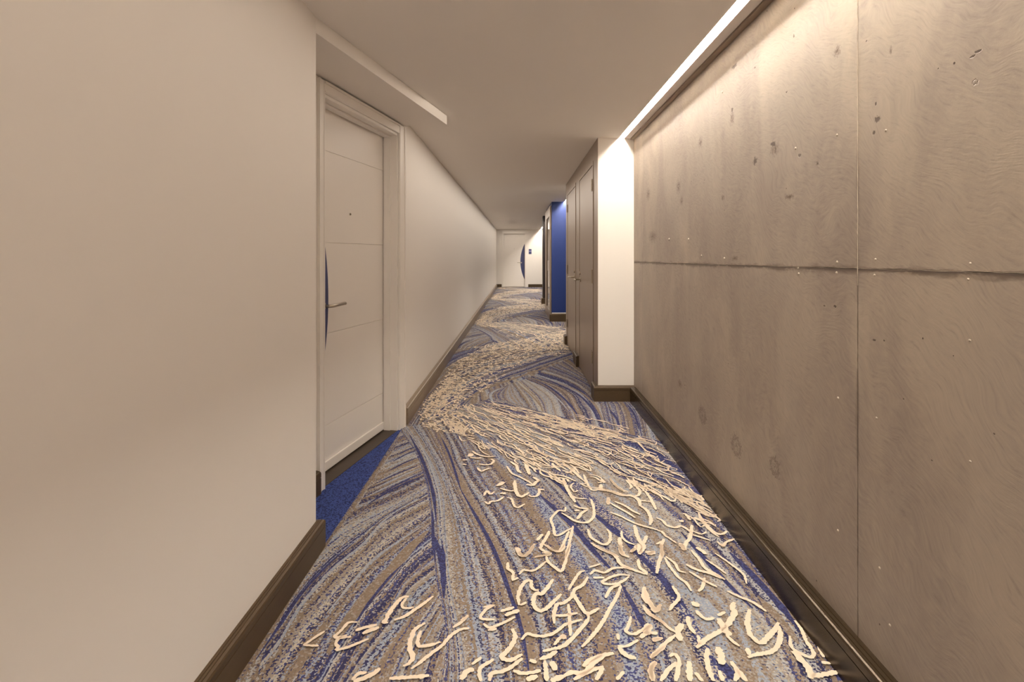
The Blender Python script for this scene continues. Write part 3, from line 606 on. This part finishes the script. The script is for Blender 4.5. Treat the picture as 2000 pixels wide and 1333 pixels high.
# first block: cladding shell so the closet doors sit in real openings
bm = bmesh.new()
YS = [4.556, 4.80, 5.90, 6.26, 7.33, 7.56]
bx(bm, FX, XR+.011, YS[0], YS[1], -.02, CEIL+.038); bx(bm, FX+.001, XR+.011, YS[2], YS[3], -.02, CEIL+.038)
bx(bm, FX, XR+.011, YS[4], YS[5], -.02, CEIL+.038)
bx(bm, FX+.10, XR+.011, YS[1], YS[2], -.02, CEIL+.038); bx(bm, FX+.10, XR+.011, YS[3], YS[4], -.02, CEIL+.038)
bx(bm, FX, FX+.10, YS[1], YS[2], 2.12, CEIL+.038); bx(bm, FX, FX+.10, YS[3], YS[4], 2.12, CEIL+.038)
tag(build('wall_closet', bm, M['wall']), 'white wall block projecting at the end of the concrete, housing two closet doors', 'wall', kind='structure')
# taupe metal facing of the corridor side
bm = bmesh.new(); t = .004
for a, b in ((YS[0]-.0, YS[1]), (YS[2], YS[3]), (YS[4], YS[5])): bx(bm, FX-t, FX-.0005, a, b, .0, CEIL-.001)
bx(bm, FX-t, FX-.0005, YS[1], YS[2], 2.12, CEIL-.001); bx(bm, FX-t, FX-.0005, YS[3], YS[4], 2.12, CEIL-.001)
tag(build('trim_3', bm, M['taupe']), 'taupe metal facing around the two closet doors', 'trim', kind='structure')
def closet_door(name, y0, y1, latch_far, label):
    t = empty(name, (FX, y0, 0)); tag(t, label, 'door', kind='structure'); wd = y1-y0
    bm = bmesh.new(); fw = .035
    bx(bm, -.010, .05, .002, fw, .004, 2.118); bx(bm, -.010, .05, wd-fw, wd-.002, .004, 2.118); bx(bm, -.010, .05, fw, wd-fw, 2.118-fw, 2.118)
    build('door_frame', bm, M['taupe'], t, bev=.002, seg=1)
    box('door_leaf', -.006, .05, fw+.004, wd-fw-.004, .012, 2.118-fw-.004, M['taupe'], t, bev=.002)
    hy = fw+.004 if latch_far else wd-fw-.004
    for hz in (.32, 1.06, 1.90):
        hh = .055 if hz != 1.06 else .065
        bm = bmesh.new(); s = 1 if latch_far else -1
        bx(bm, -.0095, -.0055, min(hy, hy+s*.06), max(hy, hy+s*.06), hz-hh, hz+hh)
        h = build('hinge', bm, M['darksteel'], t, bev=.001, seg=1)
        bm = bmesh.new()
        for k in range(5):
            z0 = hz-hh+k*2*hh/5; tube(bm, [(-.014, hy, z0+.001), (-.014, hy, z0+2*hh/5-.001)], .008, 10)
        build('hinge_knuckle', bm, M['steel'], h)
    ly = (wd-fw-.07) if latch_far else fw+.07; s = -1 if latch_far else 1
    bm = bmesh.new(); tube(bm, [(-.005, ly, .99), (-.014, ly, .99)], .028, 20); r = build('rosette', bm, M['steel'], t)
    bm = bmesh.new(); tube(bm, [(-.012, ly, .99), (-.060, ly, .99), (-.071, ly+s*.008, .99), (-.073, ly+s*.02, .99), (-.073, ly+s*.13, .988)], .009, 12)
    build('lever', bm, M['steel'], t, smooth=True)
    bm = bmesh.new(); tube(bm, [(-.005, ly, 1.06), (-.020, ly, 1.06)], .018, 16); build('lock_cylinder', bm, M['steel'], t)
    return t
closet_door('door_3', YS[1], YS[2], True, 'nearer of the two taupe metal closet doors beside the white pier')
closet_door('door_4', YS[3], YS[4], False, 'farther of the two taupe metal closet doors, next to the blue wall')
block('wall_blue', .635, 10.0, 11.95, M['blue'], 'deep blue painted end of the second wall block')
# glazed door in the second block's side
t = empty('door_5', (.635, 10.05, 0)); tag(t, 'narrow taupe framed door with dark glass beyond the blue wall', 'door', kind='structure')
bm = bmesh.new(); bx(bm, -.03, -.001, 0, .16, .0, 2.2); bx(bm, -.03, -.001, 1.25, 1.75, .0, 2.2); bx(bm, -.03, -.001, .16, 1.25, 2.02, 2.2); bx(bm, -.03, -.001, .16, 1.25, .0, .18); build('door_frame', bm, M['taupe'], t, bev=.002)
box('glass_pane', -.012, -.001, .16, 1.25, .18, 2.02, M['glass'], t)
box('push_plate', -.05, -.012, .30, .42, .95, 1.15, M['trimwhite'], t, bev=.004)
block('wall_brown', .640, 13.55, 13.95, M['navy'], 'dark brown painted end of the third wall block')

# ================================================================= BASEBOARDS
def prof(th, h, fine=True):
    p = [(0, 0), (th, 0), (th, h*.715), (th-.005, h*.718), (th-.005, h*.738), (th, h*.741), (th, h-.012), (th-.003, h-.005), (th-.008, h-.003)]
    if fine: p += [(th*.62, h-.002), (th*.60, h-.004), (th*.56, h-.001), (th*.34, h), (th*.32, h-.002), (th*.28, h+.001)]
    return p + [(0, h+.002)]
def base(name, path, th, h, mat, label):
    bm = bmesh.new(); sweep(bm, prof(th, h), path)
    return tag(build(name, bm, mat), label, 'baseboard', kind='structure')
base('baseboard_alcove', [plane(2.26), plane(2.764)], .028, .125, M['base'], 'dark baseboard sliver between the near wall corner and the alcove door casing')
# path direction chosen so that the profile's offset (right of path) points into the corridor
b = base('baseboard_left', [(XL, -3.99), (XL, 2.247), (XL-.02, 2.247)], .030, .120, M['base'], 'dark bronze baseboard along the near left wall')
base('baseboard_left_far', [(XLF, 3.905), (XLF, 20.44), (XLF-.1, 20.452)], .036, .125, M['basefar'], 'brown baseboard along the long left wall')
base('baseboard_right', [(XR, 4.50), (XR, -3.99)], .045, .130, M['basedark'], 'glossy dark bronze baseboard under the concrete wall')
base('baseboard_closet', [(FX, 4.70), (FX, 4.556), (XR, 4.556)], .040, .130, M['base'], 'dark bronze baseboard wrapping the white pier')
base('baseboard_mullion', [(FX, 6.25), (FX, 5.92)], .040, .125, M['base'], 'short dark baseboard between the two closet doors')
base('baseboard_closet_far', [(FX, 7.56), (FX, 7.36)], .040, .125, M['base'], 'short dark baseboard beyond the second closet door')
base('baseboard_blue', [(.635, 10.04), (.635, 10.0), (XR, 10.0)], .040, .150, M['base'], 'dark bronze baseboard below the blue wall')
base('baseboard_brown', [(.640, 13.94), (.640, 13.55), (XR, 13.55)], .040, .150, M['base'], 'dark baseboard below the brown wall block')
tag(box('trim_4', .64, XR, 9.992, 9.9995, .153, .168, M['trimwhite']), 'thin pale line above the baseboard of the blue wall', 'trim', kind='structure')
bm = bmesh.new(); sweep(bm, prof(.03, .12), [(.395, 20.70), (.999, 20.70)]); tag(build('baseboard_end', bm, M['base']), 'dark baseboard right of the end door', 'baseboard', kind='structure')
bm = bmesh.new(); sweep(bm, prof(.03, .12), [(-.86, 20.70), (-.645, 20.70)]); tag(build('baseboard_end_left', bm, M['base']), 'dark baseboard left of the end door', 'baseboard', kind='structure')
tag(box('trim_5', -1.0, .999, 20.685, 20.699, 2.215, 2.245, M['trimwhite']), 'pale trim line below the ceiling on the end wall', 'trim', kind='structure')

# ================================================================= WHITE DOORS WITH BLUE CRESCENT
def suite_door(name, loc, rz, W, mirror, cas, label, threshold=True):
    """local x along the wall, y into the wall, z up; opening 0..W; latch at x=0 unless mirrored"""
    t = empty(name, (*loc, 0), rz); tag(t, label, 'door', kind='structure')
    sx = (lambda x: W-x) if mirror else (lambda x: x)
    def B(bm, x0, x1, y0, y1, z0, z1):
        a, b = sorted((sx(x0), sx(x1))); bx(bm, a, b, y0, y1, z0, z1)
    HT = 2.125; cl, cr = cas; D0 = .106; J = .018
    # casing: flat board with an outer bead, three members
    for nm, q in (('l', (-cl, 0, 0, HT+.065)), ('r', (W, W+cr, 0, HT+.065)), ('h', (0, W, HT, HT+.065))):
        bm = bmesh.new(); bx(bm, q[0], q[1], -.012, 0, q[2], q[3])
        if nm == 'h': bx(bm, q[0], q[1], -.018, -.012, q[3]-.014, q[3]); bx(bm, q[0], q[1], -.015, -.012, q[2]+.004, q[2]+.012)
        elif nm == 'l': bx(bm, q[0], q[0]+.014, -.018, -.012, q[2], q[3]); bx(bm, q[1]-.012, q[1]-.004, -.015, -.012, q[2], q[3])
        else: bx(bm, q[1]-.014, q[1], -.018, -.012, q[2], q[3]); bx(bm, q[0]+.004, q[0]+.012, -.015, -.012, q[2], q[3])
        build('casing', bm, M['trimwhite'], t)
    # jambs with stop
    bm = bmesh.new(); bx(bm, 0, J, 0, D0+.045, 0, HT); bx(bm, W-J, W, 0, D0+.045, 0, HT); bx(bm, J, W-J, 0, D0+.045, HT-J, HT)
    bx(bm, J, J+.010, D0-.055, D0-.008, 0, HT-J); bx(bm, W-J-.010, W-J, D0-.055, D0-.008, 0, HT-J); bx(bm, J, W-J, D0-.055, D0-.008, HT-J-.012, HT-J)
    build('jamb', bm, M['trimwhite'], t, bev=.0012, seg=1)
    # leaf of five flush panels with routed grooves
    zs = [.012, .274, .801, 1.328, 1.859, HT-J-.004]; x0, x1 = J+.003, W-J-.003
    leaf = box('door_leaf', x0, x1, D0+.004, D0+.042, .012, HT-J-.004, M['trimwhite'], t)
    for a, b in zip(zs, zs[1:]):
        box('door_panel', x0, x1, D0, D0+.0042, a+(.0015 if a > .1 else 0), b-.0015, M['trimwhite'], leaf, bev=.0008)
    # crescent inlay
    zc, hc, sg = 1.005, .72, (.175 if mirror else .20); R = (hc*hc+sg*sg)/(2*sg); bm = bmesh.new(); n = 40; lx = x0+.001
    top = []; bot = []
    for i in range(n+1):
        z = zc-hc+2*hc*i/n; xx = lx + math.sqrt(max(0, R*R-(z-zc)**2)) - (R-sg)
        xx = max(xx, lx+.0005)
        top.append((bm.verts.new((sx(lx), D0-.003, z)), bm.verts.new((sx(xx), D0-.003, z)), bm.verts.new((sx(lx), D0+.001, z)), bm.verts.new((sx(xx), D0+.001, z))))
    for a, b in zip(top, top[1:]):
        bm.faces.new((a[0], a[1], b[1], b[0])); bm.faces.new((a[1], a[3], b[3], b[1])); bm.faces.new((a[2], a[0], b[0], b[2])); bm.faces.new((a[3], a[2], b[2], b[3]))
    bm.faces.new(top[0]); bm.faces.new(top[-1])
    o = build('crescent_inlay', bm, M['arc'], leaf); tag(o, 'blue crescent shaped inlay')
    # lever
    hx, hz = x0+.07+.10, .965
    bm = bmesh.new(); tube(bm, [(sx(hx-.03), D0-.001, hz), (sx(hx-.03), D0-.010, hz)], .026, 20); build('rosette', bm, M['steel'], leaf)
    bm = bmesh.new(); tube(bm, [(sx(hx-.03), D0-.008, hz), (sx(hx-.03), D0-.045, hz), (sx(hx-.022), D0-.055, hz), (sx(hx-.01), D0-.058, hz), (sx(hx+.125), D0-.058, hz+.004)], .0095, 14)
    tag(build('lever', bm, M['steel'], leaf, smooth=True), 'brushed steel lever handle')
    # peephole
    px = x0+.455 if not mirror else W/2
    bm = bmesh.new(); tube(bm, [(sx(px), D0, 1.513), (sx(px), D0-.004, 1.513)], .008, 18); build('peephole', bm, M['steel'], leaf)
    bm = bmesh.new(); tube(bm, [(sx(px), D0-.003, 1.513), (sx(px), D0-.0045, 1.513)], .0045, 14); build('peephole_lens', bm, M['gap'], leaf)
    # sweep
    bm = bmesh.new(); prism(bm, [(0, 0)]*0 or [(x0+.004, D0-.012), (x1-.004, D0-.012), (x1-.004, D0-.0005), (x0+.004, D0-.0005)], .016, .070)
    build('door_sweep', bm, M['trimwhite'], leaf, bev=.004)
    if threshold:
        bm = bmesh.new(); bx(bm, 0, W, -.0, D0+.045, .0, .0085); build('threshold', bm, M['threshold'], t, bev=.002)
        box('threshold_gap', J, W-J, D0-.004, D0+.04, .0086, .0150, M['gap'], t)
    return t
y0 = 2.825; ang = math.atan2(1, .2)
suite_door('door_1', plane(y0), ang, (3.765-2.825)*1.0198, False, (.058, .098), 'white flush door in the left alcove with a blue crescent at its edge')
suite_door('door_2', (-.585, 20.699), 0, .87, True, (.06, .07), 'white flush door with a blue crescent at the end of the corridor', threshold=False)
# end wall must open for the door's depth: recess the wall's face
bpy.data.objects.remove(bpy.data.objects['wall_end'])
bm = bmesh.new(); bx(bm, -1.5, -.585, 20.70, 20.9, -.02, CEIL); bx(bm, .285, 1.2, 20.70, 20.9, -.02, CEIL); bx(bm, -.585, .285, 20.70, 20.9, 2.125, CEIL); bx(bm, -.585, .285, 20.852, 20.9, -.02, 2.125)
tag(build('wall_end', bm, M['wall']), 'white end wall of the corridor holding the far door', 'wall', kind='structure')
# room sign
t = empty('room_sign', (.47, 20.699, 1.40)); tag(t, 'small purple room number plaque on the end wall right of the door', 'sign')
box('plaque', -.055, .055, -.008, 0, -.10, .10, M['arc'], t, bev=.003)
g = G('plaque_band'); M['pband'] = g.set(Base_Color=lin(150, 150, 185), Roughness=.4)
box('header_band', -.05, .05, -.011, -.008, .0, .035, M['pband'], t)
# corner bead at the end of the long wall
tag(box('trim_6', XLF-.02, XLF+.012, 20.42, 20.453, .13, CEIL-.002, M['trimwhite']), 'pale corner trim at the far end of the long left wall', 'trim', kind='structure')

# ================================================================= LIGHTS
M['led_far'] = M['led'].copy(); M['led_far'].name = 'led_strip_light_bright'
for nd in M['led_far'].node_tree.nodes:
    if nd.type == 'EMISSION': nd.inputs[1].default_value = LED*1.25
def strip(y0, y1, label, m='led'):
    t = empty('light_strip', (0, y0, CEIL)); tag(t, label, 'ceiling light', 'recessed light strips along the right wall')
    L = y1-y0
    box('led_line', .889, .910, .005, L-.005, SLZ-.009, SLZ-.004, M[m], t)
    box('housing', SL0+.001, SL1-.001, .002, L-.002, SLZ-.004, SLZ-.0005, M['trimwhite'], t)
    return t
strip(-3.98, 4.553, 'long bright recessed light strip above the concrete wall')
strip(7.565, 9.997, 'short recessed light strip in front of the blue wall', 'led_far')
strip(11.955, 13.545, 'short recessed light strip between the blue and the brown wall blocks', 'led_far')
strip(13.955, 20.68, 'farthest recessed light strip, beside the end door', 'led_far')
